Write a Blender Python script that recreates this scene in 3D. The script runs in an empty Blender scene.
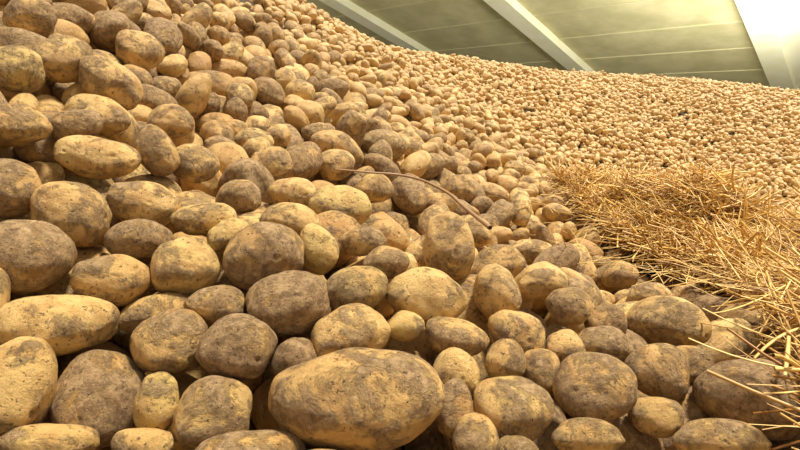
import bpy, bmesh, math, random
import numpy as np
from mathutils import Matrix, Vector, Euler, noise
random.seed(7); rng=np.random.default_rng(11)
# ---------- surface of the heap: world-space points (x,y,z) in metres, from image pixels and estimated depths
P=[(.158,.382,-.222),(.356,.909,-.293),(.863,2.272,-.373),(1.575,4.297,.013),(2.325,6.434,.451),(-.214,.347,-.194),(-.298,.53,-.057),(-.371,.618,.024),(-.491,.815,.129),
(-.3,.385,-.113),(-.248,.295,-.199),(-.375,.508,-.017),(-.068,.323,-.21),(-.129,.442,-.134),(-.092,.692,-.113),(-.197,1.07,-.016),(-.15,1.371,.053),(-.375,2.101,.263),
(-.488,2.759,.475),(-.33,3.378,.503),(.053,.542,-.142),(.226,.829,-.234),(.356,1.914,-.134),(.244,2.67,.055),(0,1.523,-.051),(.461,.778,-.283),(.268,.382,-.222),
(2.025,3.556,-.583),(2.494,3.485,-.439),(2.419,4.332,-.303),(3.656,6.725,.377),(4.65,6.386,.223),(.345,4.808,.495),(1.26,5.825,.468),(-.469,1.323,.21),(-.534,1.013,.195),
(-.3,.815,-.012),(-.392,.99,.09),(.034,.322,-.217),(.017,.431,-.184)]
P+=[(-1.2,1.2,.62),(-1.2,2.2,.95),(-1.2,3.5,1.1),(-.6,4.6,.62),(-.2,5.6,.5),(.5,7.,.4),(2,8.2,.2),(4.5,8.5,-.1),(7,8,-.3),(7,5,-.4),(5,2.5,-.6),(2,1.2,-.5),
(-.8,.2,.15),(-.4,-.4,-.1),(.1,-.5,-.22),(.8,-.4,-.3),(2,-.3,-.4),(.0,.0,-.19),(-.3,.1,-.1),(.5,.05,-.24),(1.2,.5,-.36)]  # outer points assumed, carrying the surface past the visible part
P=np.array(P)
def K(r2): return 0.5*r2*np.log(r2+1e-12)
n=len(P); D2=((P[:,None,:2]-P[None,:,:2])**2).sum(-1)
A=np.zeros((n+3,n+3)); A[:n,:n]=K(D2)+np.eye(n)*0.004; A[:n,n]=1; A[:n,n+1:]=P[:,:2]; A[n,:n]=1; A[n+1:,:n]=P[:,:2].T
W=np.linalg.solve(A,np.concatenate([P[:,2],np.zeros(3)]))
def H(x,y):
    x=np.atleast_1d(np.asarray(x,float)); y=np.atleast_1d(np.asarray(y,float))
    out=np.empty_like(x)
    for s in range(0,len(x),20000):
        X=x[s:s+20000];Y=y[s:s+20000]
        d=(X[:,None]-P[None,:,0])**2+(Y[:,None]-P[None,:,1])**2
        out[s:s+20000]=K(d)@W[:n]+W[n]+W[n+1]*X+W[n+2]*Y
    return out
# ---------- nearest tubers, converted from image pixels: x mm, y mm, half length, half width (0.1 mm), tilt deg, dirt, green, brightness
HL=[(-28,356,605,366,3,.55,0,.5),(-211,348,302,343,0,.7,0,.4),(-254,330,241,319,0,.4,.1,.7),(-173,382,277,251,0,.6,0,.5),(-134,341,278,251,20,.55,.1,.6),
(-118,374,292,241,0,.75,0,.4),(-245,381,416,226,5,.38,.1,.85),(-86,318,359,173,5,.7,0,.5),(19,469,383,267,-18,.35,.1,.85),(50,549,266,389,5,.5,0,.7),
(-55,412,325,246,15,.5,0,.65),(-104,426,348,275,10,.68,0,.5),(-132,456,359,308,20,.66,0,.5),(-188,441,281,265,0,.4,.15,.75),(-233,421,309,214,-5,.55,.1,.5),
(-287,409,322,291,-10,.65,0,.5),(-289,455,318,276,-35,.55,0,.65),(-241,466,285,194,0,.7,.1,.45),(-241,511,346,224,-15,.5,0,.75),(-332,455,257,257,0,.7,0,.5),
(-309,551,375,217,-8,.35,0,.85),(-369,687,396,288,-35,.55,0,.65),(-418,604,262,262,0,.5,.5,.6),(-68,621,364,262,-5,.4,.5,.75),(-108,536,306,178,-10,.45,0,.8),
(-135,650,296,201,0,.5,0,.8),(-80,500,187,243,20,.4,.5,.8),(81,357,313,249,-5,.55,.1,.6),(151,388,306,268,0,.68,0,.45),(215,418,254,229,-10,.62,0,.45),
(276,524,403,262,-10,.5,.1,.7),(267,385,375,291,-10,.78,0,.35),(39,386,189,220,10,.4,.1,.8),(113,442,265,214,-20,.5,.1,.6),(83,417,170,178,-10,.4,0,.7),
(56,423,295,164,-15,.5,0,.6),(92,492,215,290,15,.5,0,.7),(-6,426,164,131,0,.3,.4,.9),(167,488,215,196,0,.62,0,.5),(150,547,268,175,10,.4,0,.8),
(198,492,198,180,0,.62,0,.5),(132,341,254,124,0,.5,.1,.7),(422,612,328,235,10,.5,.15,.5),(223,340,309,137,0,.55,0,.7),(-173,342,142,224,0,.4,.5,.6),
(425,986,352,297,0,.55,.1,.6),(-15,505,236,161,0,.62,0,.6),(-39,532,227,158,0,.6,0,.65),(194,366,197,153,0,.45,.2,.5),(-292,371,155,218,0,.6,.1,.5),
(-241,628,282,226,-20,.55,0,.7),(-273,584,199,294,25,.55,0,.65),(-176,580,233,190,0,.62,0,.6),(-192,513,311,160,5,.5,.1,.7),(-158,496,211,156,20,.4,.5,.8),
(77,1012,340,220,0,.5,0,.6),(-427,881,380,304,-15,.5,0,.6),(-370,527,308,206,0,.62,0,.6),(-426,700,339,278,10,.58,.1,.6),(-207,400,322,153,10,.58,.1,.6),
(-76,374,183,183,0,.75,0,.4),(-224,305,276,123,0,.5,.1,.6),(-165,314,190,114,0,.45,.1,.6),(125,409,160,200,0,.55,0,.5),(0,360,142,213,0,.7,0,.4),(253,428,192,167,0,.5,.15,.5),
(52,332,167,167,0,.58,.1,.6),(189,445,242,173,-10,.58,.1,.6),(138,441,171,171,0,.58,0,.6),(-36,462,305,218,10,.45,.4,.6),(-271,339,132,132,0,.6,0,.5),(-144,416,238,158,0,.62,.1,.5),
(-115,948,350,280,0,.5,0,.7),(-43,909,320,260,0,.5,.1,.65),(-190,781,309,267,10,.55,0,.65),(-302,713,290,227,0,.58,0,.7),(-336,608,247,183,0,.5,.1,.6),(-500,762,324,259,0,.58,0,.6),
(-350,557,247,178,10,.62,0,.5),(477,832,330,250,-10,.5,.1,.6),(319,646,270,221,0,.58,.1,.6)]
hzz=H([h[0]/1000 for h in HL],[h[1]/1000 for h in HL])
heroes=[]
for (hx,hy,a,b,rot,dt,gr,br),z in zip(HL,hzz):
    p=np.array([hx/1000,hy/1000,z-.004]); a/=1e4; b/=1e4; r=math.radians(rot)
    e3=p/np.linalg.norm(p)   # broad side turned towards the camera at the origin
    e1=np.array([math.cos(r),0,math.sin(r)]); e1=e1-e3*(e1@e3); e1/=np.linalg.norm(e1); e2=np.cross(e3,e1)
    eu=Matrix(np.array([e1,e2,e3]).T.tolist()).to_euler()
    heroes.append((p[0],p[1],p[2],eu.x,eu.y,eu.z,a,b,.94*math.sqrt(a*b),dt,gr*.5,br))
# ---------- fill potatoes
def inside(x,y):
    ok=(y>-.15)&(y<8)&(np.abs(x)<.92*np.maximum(y,0)+.45)
    ok&=~((x<-.5)&(y>3.6)); ok&=~((x<-1.2)&(y>2.0))
    ok&=~((y>6.9+.1*x)) 
    return ok
N=110000
x=rng.uniform(-4,7.,N); y=rng.uniform(-.2,8,N)
fr=np.clip((y-1.2)/2.0,0,1)   # back of the heap is finer
dens=(720*(1-fr)+880*fr)/(N/90.2)
k=inside(x,y)&(rng.random(N)<dens); x=x[k];y=y[k];fr=fr[k]
T=.12*(1-fr)+.05*fr
z0=H(x,y); jit=rng.normal(0,.009,len(x)); jit=np.where(y<.75,jit*.6-.018,jit)
z=z0+jit-rng.random(len(x))*T
s=np.clip(rng.lognormal(-.03,.22,len(x)),.55,1.28)
s=np.where(fr>.3,np.clip(s,.65,1.25),s)*(1-.34*fr)
ax=np.stack([.0345*s*rng.uniform(.88,1.34,len(x)),.0268*s*rng.uniform(.92,1.08,len(x)),.0258*s*rng.uniform(.9,1.05,len(x))],1)
eu=np.stack([rng.uniform(-3.1,3.1,len(x)),rng.normal(0,.5,len(x)),rng.uniform(0,6.28,len(x))],1)
pos=np.stack([x,y,z],1)
ha=np.array(heroes)
nh=len(ha)
pos=np.concatenate([ha[:,:3],pos]); ax=np.concatenate([ha[:,6:9],ax]); eu=np.concatenate([ha[:,3:6],eu])
jit=np.concatenate([np.zeros(nh),jit]); T=np.concatenate([np.full(nh,.1),T])
tone=np.zeros((len(pos),4)); tone[:nh,:3]=ha[:,9:12]
m=len(pos)-nh
tone[nh:,0]=np.clip(rng.normal(.52,.24,m),0,1); tone[nh:,1]=np.where(rng.random(m)<.05,rng.uniform(.1,.3,m),rng.uniform(0,.08,m)); tone[nh:,2]=rng.uniform(.15,1,m)
far=np.clip((pos[:,1]-1.)/2.5,0,1); tone[:,0]=tone[:,0]*(1-.45*far); tone[:,3]=np.clip((pos[:,1]-1.0)/3.5,0,1)  # rear tubers made cleaner and paler, painting in the brighter light there
cx,sx=np.cos(eu[:,0]),np.sin(eu[:,0]);cy,sy=np.cos(eu[:,1]),np.sin(eu[:,1]);cz,sz=np.cos(eu[:,2]),np.sin(eu[:,2])
Rm=np.empty((len(pos),3,3))
Rm[:,0,0]=cy*cz;Rm[:,0,1]=sx*sy*cz-cx*sz;Rm[:,0,2]=cx*sy*cz+sx*sz
Rm[:,1,0]=cy*sz;Rm[:,1,1]=sx*sy*sz+cx*cz;Rm[:,1,2]=cx*sy*sz-sx*cz
Rm[:,2,0]=-sy;Rm[:,2,1]=sx*cy;Rm[:,2,2]=cx*cy
wgt=np.ones(len(pos)); wgt[:nh]=.12
def pairs():
    c=np.floor((pos+50)/.1).astype(np.int64); key=(c[:,0]*2000+c[:,1])*2000+c[:,2]
    o=np.argsort(key); ks=key[o]; I=[];J=[]
    for dx in (-1,0,1):
        for dy in (-1,0,1):
            for dz in (-1,0,1):
                kk=key+(dx*2000+dy)*2000+dz
                a=np.searchsorted(ks,kk,'left'); b=np.searchsorted(ks,kk,'right'); cnt=b-a
                tot=cnt.sum()
                if not tot: continue
                i=np.repeat(np.arange(len(key)),cnt)
                off=np.arange(tot)-np.repeat(np.cumsum(cnt)-cnt,cnt)
                j=o[np.repeat(a,cnt)+off]
                q=i<j; i=i[q];j=j[q]
                d=((pos[i]-pos[j])**2).sum(1); mr=ax.max(1)
                q=d<(mr[i]+mr[j]+.01)**2
                I.append(i[q]);J.append(j[q])
    return np.concatenate(I),np.concatenate(J)
hz=H(pos[:,0],pos[:,1])
for it in range(72):
    if it%8==0:
        I,J=pairs(); hz=H(pos[:,0],pos[:,1])
    d=pos[J]-pos[I]; L=np.sqrt((d**2).sum(1))+1e-9; nn=d/L[:,None]
    ri=1/np.sqrt(((np.einsum('nji,nj->ni',Rm[I],nn)/ax[I])**2).sum(1)); rj=1/np.sqrt(((np.einsum('nji,nj->ni',Rm[J],nn)/ax[J])**2).sum(1))
    pen=np.maximum(ri+rj-L,0); wi=wgt[I]/(wgt[I]+wgt[J]); wj=1-wi
    mv=np.zeros_like(pos)
    for a in range(3):
        mv[:,a]-=np.bincount(I,pen*wi*nn[:,a]*.4,len(pos)); mv[:,a]+=np.bincount(J,pen*wj*nn[:,a]*.4,len(pos))
    ml=np.sqrt((mv**2).sum(1)); mv*=np.minimum(1,.02/np.maximum(ml,1e-9))[:,None]
    pos+=mv; pos[nh:,2]=np.clip(pos[nh:,2]-.0006,(hz-T)[nh:],(hz+jit)[nh:])
# ---------- materials
def newmat(name):
    m=bpy.data.materials.new(name); m.use_nodes=True; nt=m.node_tree; b=nt.nodes['Principled BSDF']; return m,nt,b
def nz(nt,scale,detail=4,rough=.6,vec=None,dist=0):
    t=nt.nodes.new('ShaderNodeTexNoise'); t.inputs['Scale'].default_value=scale; t.inputs['Detail'].default_value=detail; t.inputs['Roughness'].default_value=rough; t.inputs['Distortion'].default_value=dist
    if vec is not None: nt.links.new(vec,t.inputs['Vector'])
    return t.outputs['Fac']
def rng_(nt,v,a,b,c=0,d=1):
    t=nt.nodes.new('ShaderNodeMapRange'); nt.links.new(v,t.inputs[0]); t.interpolation_type='SMOOTHSTEP'
    for i,q in zip((1,2,3,4),(a,b,c,d)): t.inputs[i].default_value=q
    return t.outputs[0]
def mix(nt,f,a,b,mode='MIX'):
    t=nt.nodes.new('ShaderNodeMix'); t.data_type='RGBA'; t.blend_type=mode
    for s,v in ((t.inputs[0],f),(t.inputs[6],a),(t.inputs[7],b)):
        if isinstance(v,bpy.types.NodeSocket): nt.links.new(v,s)
        elif isinstance(v,tuple): s.default_value=(*v,1)
        else: s.default_value=v
    return t.outputs[2]
def mth(nt,op,a,b):
    t=nt.nodes.new('ShaderNodeMath'); t.operation=op
    for s,v in ((t.inputs[0],a),(t.inputs[1],b)):
        if isinstance(v,bpy.types.NodeSocket): nt.links.new(v,s)
        else: s.default_value=v
    return t.outputs[0]
pm,nt,bs=newmat('potato_skin')
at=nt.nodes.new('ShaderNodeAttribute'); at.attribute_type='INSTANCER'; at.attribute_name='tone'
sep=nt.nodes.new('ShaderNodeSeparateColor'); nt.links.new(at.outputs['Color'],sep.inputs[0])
geo=nt.nodes.new('ShaderNodeNewGeometry'); pv=geo.outputs['Position']
c=mix(nt,sep.outputs[2],(.47,.24,.063),(.82,.53,.18))
c=mix(nt,sep.outputs[1],c,(.58,.49,.11))
c=mix(nt,rng_(nt,nz(nt,45,6,.65,pv),.42,.64,0,.55),c,(.43,.205,.055))
dirtn=mth(nt,'ADD',nz(nt,28,12,.74,pv,.3),mth(nt,'MULTIPLY',mth(nt,'SUBTRACT',sep.outputs[0],.5),.36))
dm=rng_(nt,dirtn,.475,.585,0,.85)
dirtc=mix(nt,rng_(nt,nz(nt,110,8,.78,pv),.38,.60),(.11,.06,.025),(.40,.25,.115))
c=mix(nt,dm,c,dirtc)
sp=rng_(nt,nz(nt,280,3,.6,pv),.615,.685,0,.75)
c=mix(nt,sp,c,(.09,.046,.018))
sp2=rng_(nt,nz(nt,150,7,.78,pv),.55,.66,0,.42)
c=mix(nt,sp2,c,(.74,.53,.28))
c=mix(nt,mth(nt,'MULTIPLY',at.outputs['Alpha'],.45),c,(.74,.52,.23))  # pale mix towards the back puts the far slope's light into the colour
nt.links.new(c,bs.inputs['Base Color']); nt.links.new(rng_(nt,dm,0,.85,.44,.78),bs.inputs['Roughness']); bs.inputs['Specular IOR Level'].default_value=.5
hgt=mth(nt,'ADD',mth(nt,'MULTIPLY',nz(nt,200,10,.74,pv),.8),mth(nt,'MULTIPLY',dm,.5))
hgt=mth(nt,'SUBTRACT',hgt,mth(nt,'MULTIPLY',sp,.3))
bp=nt.nodes.new('ShaderNodeBump'); bp.inputs['Distance'].default_value=.005; bp.inputs['Strength'].default_value=.85
nt.links.new(hgt,bp.inputs['Height']); nt.links.new(bp.outputs[0],bs.inputs['Normal'])
# ---------- prototypes
def potato_mesh(name,seed,sub,lf=1.0):
    r=random.Random(seed); bm=bmesh.new(); bmesh.ops.create_icosphere(bm,subdivisions=sub,radius=1)
    off=Vector((r.uniform(-50,50),r.uniform(-50,50),r.uniform(-50,50)))
    eyes=[Vector((r.gauss(0,1),r.gauss(0,1),r.gauss(0,1))).normalized() for _ in range(r.randint(6,10))]
    tap=r.uniform(-.15,.15)*lf; bend=r.uniform(-.2,.2)*lf; bend2=r.uniform(-.12,.12)*lf; pw=r.uniform(.93,1.02)
    for v in bm.verts:
        q=v.co.copy(); d=1+(.16*noise.noise(q*.95+off)+.052*noise.noise(q*2.1+off))*lf
        for e in eyes:
            a=(q-e).length
            if a<.4: d-=.055*math.exp(-(a/.06)**2); d+=.014*math.exp(-((a-.13)/.06)**2)
        if sub>4: d+=.010*noise.noise(q*6+off)+.005*noise.noise(q*16+off)
        sgn=lambda t:(1 if t>0 else -1)*abs(t)**pw
        c=Vector((sgn(q.x),sgn(q.y),sgn(q.z)))*d
        k=1+tap*c.x; c.y*=k; c.z*=k; c.y+=bend*(c.x*c.x-.4); c.z+=bend2*(c.x*c.x-.4)
        v.co=c
    for f in bm.faces: f.smooth=True
    me=bpy.data.meshes.new(name); bm.to_mesh(me); bm.free(); me.materials.append(pm); return me
col=bpy.data.collections.new('potato_shapes')
NHI,NLO=22,8
for i in range(NHI+NLO):
    o=bpy.data.objects.new('potato_shape_%02d'%i,potato_mesh('potato_shape_%02d'%i,i*3+1,5 if i<NHI else 3)); col.objects.link(o)
scn=bpy.context.scene.collection
def link(o,par=None):
    scn.objects.link(o)
    if par: o.parent=par
    return o
idx=np.where(pos[:,1]<1.6,rng.integers(0,NHI,len(pos)),NHI+rng.integers(0,NLO,len(pos)))
sel=np.arange(1,len(pos))
me=bpy.data.meshes.new('potato_pile'); me.from_pydata(pos[sel].tolist(),[],[])
def att(n,t,data,f):
    a=me.attributes.new(n,t,'POINT'); a.data.foreach_set(f,np.ascontiguousarray(data,dtype=np.float32 if t!='INT' else np.int32).ravel())
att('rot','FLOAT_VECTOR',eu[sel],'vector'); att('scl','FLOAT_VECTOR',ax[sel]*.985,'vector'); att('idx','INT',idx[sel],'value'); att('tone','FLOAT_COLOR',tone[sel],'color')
pile=link(bpy.data.objects.new('potato_pile',me))
ng=bpy.data.node_groups.new('potato_scatter','GeometryNodeTree')
ng.interface.new_socket('Geometry',in_out='INPUT',socket_type='NodeSocketGeometry'); ng.interface.new_socket('Geometry',in_out='OUTPUT',socket_type='NodeSocketGeometry')
gi=ng.nodes.new('NodeGroupInput'); go=ng.nodes.new('NodeGroupOutput'); ip=ng.nodes.new('GeometryNodeInstanceOnPoints'); ci=ng.nodes.new('GeometryNodeCollectionInfo')
ci.inputs['Collection'].default_value=col; ci.inputs['Separate Children'].default_value=True; ci.inputs['Reset Children'].default_value=True
def na(n,t):
    a=ng.nodes.new('GeometryNodeInputNamedAttribute'); a.data_type=t; a.inputs['Name'].default_value=n; return a.outputs['Attribute']
e2r=ng.nodes.new('FunctionNodeEulerToRotation'); L=ng.links.new
L(gi.outputs[0],ip.inputs['Points']); L(ci.outputs[0],ip.inputs['Instance']); ip.inputs['Pick Instance'].default_value=True
L(na('idx','INT'),ip.inputs['Instance Index']); L(na('rot','FLOAT_VECTOR'),e2r.inputs[0]); L(e2r.outputs[0],ip.inputs['Rotation']); L(na('scl','FLOAT_VECTOR'),ip.inputs['Scale'])
L(ip.outputs[0],go.inputs[0])
pile.modifiers.new('scatter','NODES').node_group=ng
big=link(bpy.data.objects.new('large_potato',potato_mesh('large_potato',77,6,.7)))
big.location=pos[0]; big.rotation_euler=eu[0]; big.scale=ax[0]; big['tone']=[float(t) for t in tone[0][:3]]+[0.0]
# dark brown sheet added under the tubers to block light
sm,nt,bs=newmat('soil_brown_backing'); g=nt.nodes.new('ShaderNodeNewGeometry')
nt.links.new(mix(nt,nz(nt,40,6,.6,g.outputs['Position']),(.03,.018,.008),(.10,.06,.025)),bs.inputs['Base Color']); bs.inputs['Roughness'].default_value=1
gx=np.linspace(-4,7.5,150); gy=np.linspace(-.8,9,130); X,Y=np.meshgrid(gx,gy); Z=H(X.ravel(),Y.ravel())-np.where(Y.ravel()<2.0,.12,.065)
vs=np.stack([X.ravel(),Y.ravel(),Z],1).tolist(); fs=[(j*150+i,j*150+i+1,(j+1)*150+i+1,(j+1)*150+i) for j in range(129) for i in range(149)]
me=bpy.data.meshes.new('pile_light_blocker'); me.from_pydata(vs,[],fs); me.materials.append(sm); link(bpy.data.objects.new('pile_light_blocker',me),pile)
# ---------- straw
st,nt,bs=newmat('straw'); a=nt.nodes.new('ShaderNodeAttribute'); a.attribute_name='tint'; g=nt.nodes.new('ShaderNodeNewGeometry')
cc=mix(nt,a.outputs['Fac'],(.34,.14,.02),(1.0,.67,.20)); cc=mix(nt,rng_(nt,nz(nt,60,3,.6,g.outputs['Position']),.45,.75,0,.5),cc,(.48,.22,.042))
nt.links.new(cc,bs.inputs['Base Color']); bs.inputs['Roughness'].default_value=.42
def poly_in(px,py,pl):
    c=False; j=len(pl)-1
    for i in range(len(pl)):
        if (pl[i][1]>py)!=(pl[j][1]>py) and px<(pl[j][0]-pl[i][0])*(py-pl[i][1])/(pl[j][1]-pl[i][1])+pl[i][0]: c=not c
        j=i
    return c
PL=[(.50,1.75),(.72,1.80),(1.1,1.62),(1.5,1.5),(2.2,1.5),(2.2,.2),(.235,.24),(.29,.38),(.365,.5),(.42,.62),(.49,.78),(.55,1.0),(.50,1.35)]
def edge(px,py):
    b=9
    for i in range(len(PL)):
        A=Vector(PL[i]);B=Vector(PL[(i+1)%len(PL)]); p=Vector((px,py)); t=max(0,min(1,(p-A).dot(B-A)/(B-A).length_squared)); b=min(b,(p-A-(B-A)*t).length)
    return b
sv=[];sf=[];stt=[]
def stem(c,d,Ln,rad,bend,tint,flat=1,kink=0):
    d=Vector(d).normalized(); side=d.cross(Vector((0,0,1))).normalized(); up=side.cross(d); b0=len(sv); S=7
    bv=(side*math.cos(bend[1])+up*math.sin(bend[1]))*bend[0]
    for k in range(S):
        t=k/(S-1)-.5; p=Vector(c)+d*Ln*t+bv*Ln*(t*t)*1.6+(side*kink*Ln*max(0,t-.1)); r=rad*(1-.3*abs(t))
        for m in range(4):
            an=m*math.pi/2; sv.append(p+side*math.cos(an)*r+up*math.sin(an)*r*flat); stt.append(tint)
    for k in range(S-1):
        for m in range(4): sf.append((b0+k*4+m,b0+k*4+(m+1)%4,b0+k*4+4+(m+1)%4,b0+k*4+4+m))
R=random.Random(3); cs=[]
while len(cs)<24000:
    px=R.uniform(.2,2.1) if R.random()<.62 else R.uniform(.2,.8)
    py=R.uniform(.2,1.85)
    if px>.95*py+.35: continue
    if poly_in(px,py,PL):
        e=edge(px,py)
        if R.random()>min(1,(.18 if py<.95 else .5)+e/.12+.45*noise.noise(Vector((px*9,py*9,3)))): continue
        cs.append((px,py,e))
hs=H([c[0] for c in cs],[c[1] for c in cs])
for (px,py,e0),h in zip(cs,hs):
    e=min(1,e0/.16); lump=.5+1.2*max(0,.45+noise.noise(Vector((px*6,py*6,0)))); mound=.025+.10*e*lump
    if py<.8: mound=.03+.06*e*lump
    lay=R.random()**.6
    ang0=3.0*noise.noise(Vector((px*3.5,py*3.5,8)))      # tangled tufts lie in differing directions
    an=.3+ang0+R.gauss(0,.8); tl=R.gauss(0,.22+.3*lay)
    near=py<.8; thin=.78 if near else 1.05
    Ln=(R.uniform(.02,.08) if R.random()<.6 else R.uniform(.07,.16)) if near else (R.uniform(.03,.1) if R.random()<.6 else R.uniform(.1,.2))
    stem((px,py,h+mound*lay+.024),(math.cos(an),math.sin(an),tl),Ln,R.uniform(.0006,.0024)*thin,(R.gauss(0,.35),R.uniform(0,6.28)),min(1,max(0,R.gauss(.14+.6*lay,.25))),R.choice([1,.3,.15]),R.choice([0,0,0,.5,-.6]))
for _ in range(620):
    px=R.uniform(.2,1.3); py=R.uniform(.3,2.3)
    if R.random()>.25 and px<.32: continue
    if py>1.9 and R.random()<.7: continue
    h=float(H(px,py)[0]); an=R.gauss(.4,1.2)
    stem((px,py,h+.034),(math.cos(an),math.sin(an),R.gauss(0,.2)),R.uniform(.03,.11),R.uniform(.0006,.0012),(R.uniform(-.3,.3),R.uniform(0,6.28)),R.uniform(.4,1),.5)
for (px,py,an,Ln) in ((.30,.40,2.3,.11),(.26,.36,2.6,.09),(.33,.48,.5,.12),(.37,.55,2.8,.12),(.29,.33,.2,.11),(.41,.66,2.2,.13)):
    h=float(H(px,py)[0]); stem((px,py,h+.046),(math.cos(an),math.sin(an),.06),Ln,.0012,(.15,1.2),.9,.6)
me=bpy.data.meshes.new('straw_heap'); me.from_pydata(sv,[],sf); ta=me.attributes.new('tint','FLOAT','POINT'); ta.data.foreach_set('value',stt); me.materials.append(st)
for p in me.polygons: p.use_smooth=True
link(bpy.data.objects.new('straw_heap',me))
# twig
tm,nt,bs=newmat('dry_twig_bark'); g=nt.nodes.new('ShaderNodeNewGeometry'); nt.links.new(mix(nt,nz(nt,90,4,.6,g.outputs['Position']),(.20,.10,.04),(.5,.3,.14)),bs.inputs['Base Color'])
def twig(name,pts,r):
    cu=bpy.data.curves.new(name,'CURVE'); cu.dimensions='3D'; cu.bevel_depth=r; cu.bevel_resolution=3; s=cu.splines.new('BEZIER'); s.bezier_points.add(len(pts)-1)
    for i,(b,p) in enumerate(zip(s.bezier_points,pts)): b.co=p; b.handle_left_type=b.handle_right_type='AUTO'; b.radius=1-.55*i/(len(pts)-1)
    cu.materials.append(tm); link(bpy.data.objects.new(name,cu))
twig('dry_twig',[(.096,.555,-.121),(.079,.61,-.112),(.054,.70,-.100),(.008,.76,-.090),(-.044,.745,-.083),(-.087,.71,-.075)],.0026)
# ---------- roof
SC=2.0; Dr=Vector((.874,.942,-.375)).normalized(); Pr=Vector((-.733,.68,0)).normalized(); Nr=Dr.cross(Pr).normalized()
if Nr.z<0: Nr=-Nr
hd=Vector((.68,.733,0))
def RP(t,s,off=0): # t along ridge, s horizontal distance down the slope
    z=(4.25*SC-.375*s)/1.285
    return Pr*t+hd*s+Vector((0,0,z))+Nr*off
def pmat(name,a,b,sc,rough=.8):
    m,nt,bs=newmat(name); g=nt.nodes.new('ShaderNodeNewGeometry'); nt.links.new(mix(nt,rng_(nt,nz(nt,sc,5,.6,g.outputs['Position']),.3,.7),a,b),bs.inputs['Base Color']); bs.inputs['Roughness'].default_value=rough; return m
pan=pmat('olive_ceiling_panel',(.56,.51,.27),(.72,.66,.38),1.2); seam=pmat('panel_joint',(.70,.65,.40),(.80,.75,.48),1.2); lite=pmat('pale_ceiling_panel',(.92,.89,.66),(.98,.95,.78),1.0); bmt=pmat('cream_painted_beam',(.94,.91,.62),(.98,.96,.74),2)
def box(name,t0,t1,s0,s1,o0,o1,mat,par=None):
    v=[RP(t,s,o) for t in (t0,t1) for s in (s0,s1) for o in (o0,o1)]
    f=[(0,1,3,2),(4,6,7,5),(0,4,5,1),(2,3,7,6),(0,2,6,4),(1,5,7,3)]
    me=bpy.data.meshes.new(name); me.from_pydata([tuple(q) for q in v],[],f); me.materials.append(mat); return link(bpy.data.objects.new(name,me),par)
T3,T2,T1=2.76,8.14,13.0
ceil=box('ceiling',-14,22,9.5,22,0,.1,pan)
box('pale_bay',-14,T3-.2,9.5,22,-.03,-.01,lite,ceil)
for i in range(8):
    s=10.6+i*1.6
    box('panel_seam_%d'%i,-14,22,s,s+.03,-.02,.0,seam,ceil)
for t in (T3,T2,T1,T1+5.1):
    b=box('ceiling_beam',t-.28,t+.28,9.5,22,-.22,0,bmt)
fm=pmat('concrete_floor',(.2,.18,.15),(.3,.27,.22),2)
me=bpy.data.meshes.new('floor'); me.from_pydata([(-25,-10,-1.0),(25,-10,-1.0),(25,30,-1.0),(-25,30,-1.0)],[],[(0,1,2,3)]); me.materials.append(fm); link(bpy.data.objects.new('floor',me))
# ---------- light
w=bpy.data.worlds.new('World'); bpy.context.scene.world=w; w.use_nodes=True; bg=w.node_tree.nodes['Background']; bg.inputs[0].default_value=(1,.97,.91,1); bg.inputs[1].default_value=.55
sl=bpy.data.lights.new('sun','SUN'); sl.energy=6.2; sl.angle=math.radians(9); sl.color=(1,.96,.87); so=link(bpy.data.objects.new('sun',sl)); so.rotation_euler=Vector((-.3,-.1,-1)).to_track_quat('-Z','Y').to_euler()
al=bpy.data.lights.new('added_roof_fill','AREA'); al.energy=850; al.size=3; al.color=(1,.98,.88); ao=link(bpy.data.objects.new('added_roof_fill',al)); ao.location=(8.0,9.2,.2); ao.rotation_euler=Vector((-.4,.35,1)).to_track_quat('-Z','Y').to_euler()  # unseen fill light added low down to brighten the ceiling
cam=bpy.data.cameras.new('camera'); cam.lens=24; cam.sensor_width=36; cam.clip_start=.01; co=link(bpy.data.objects.new('camera',cam)); co.rotation_euler=(math.radians(78),0,0); bpy.context.scene.camera=co
bpy.context.scene.view_settings.view_transform='Standard'
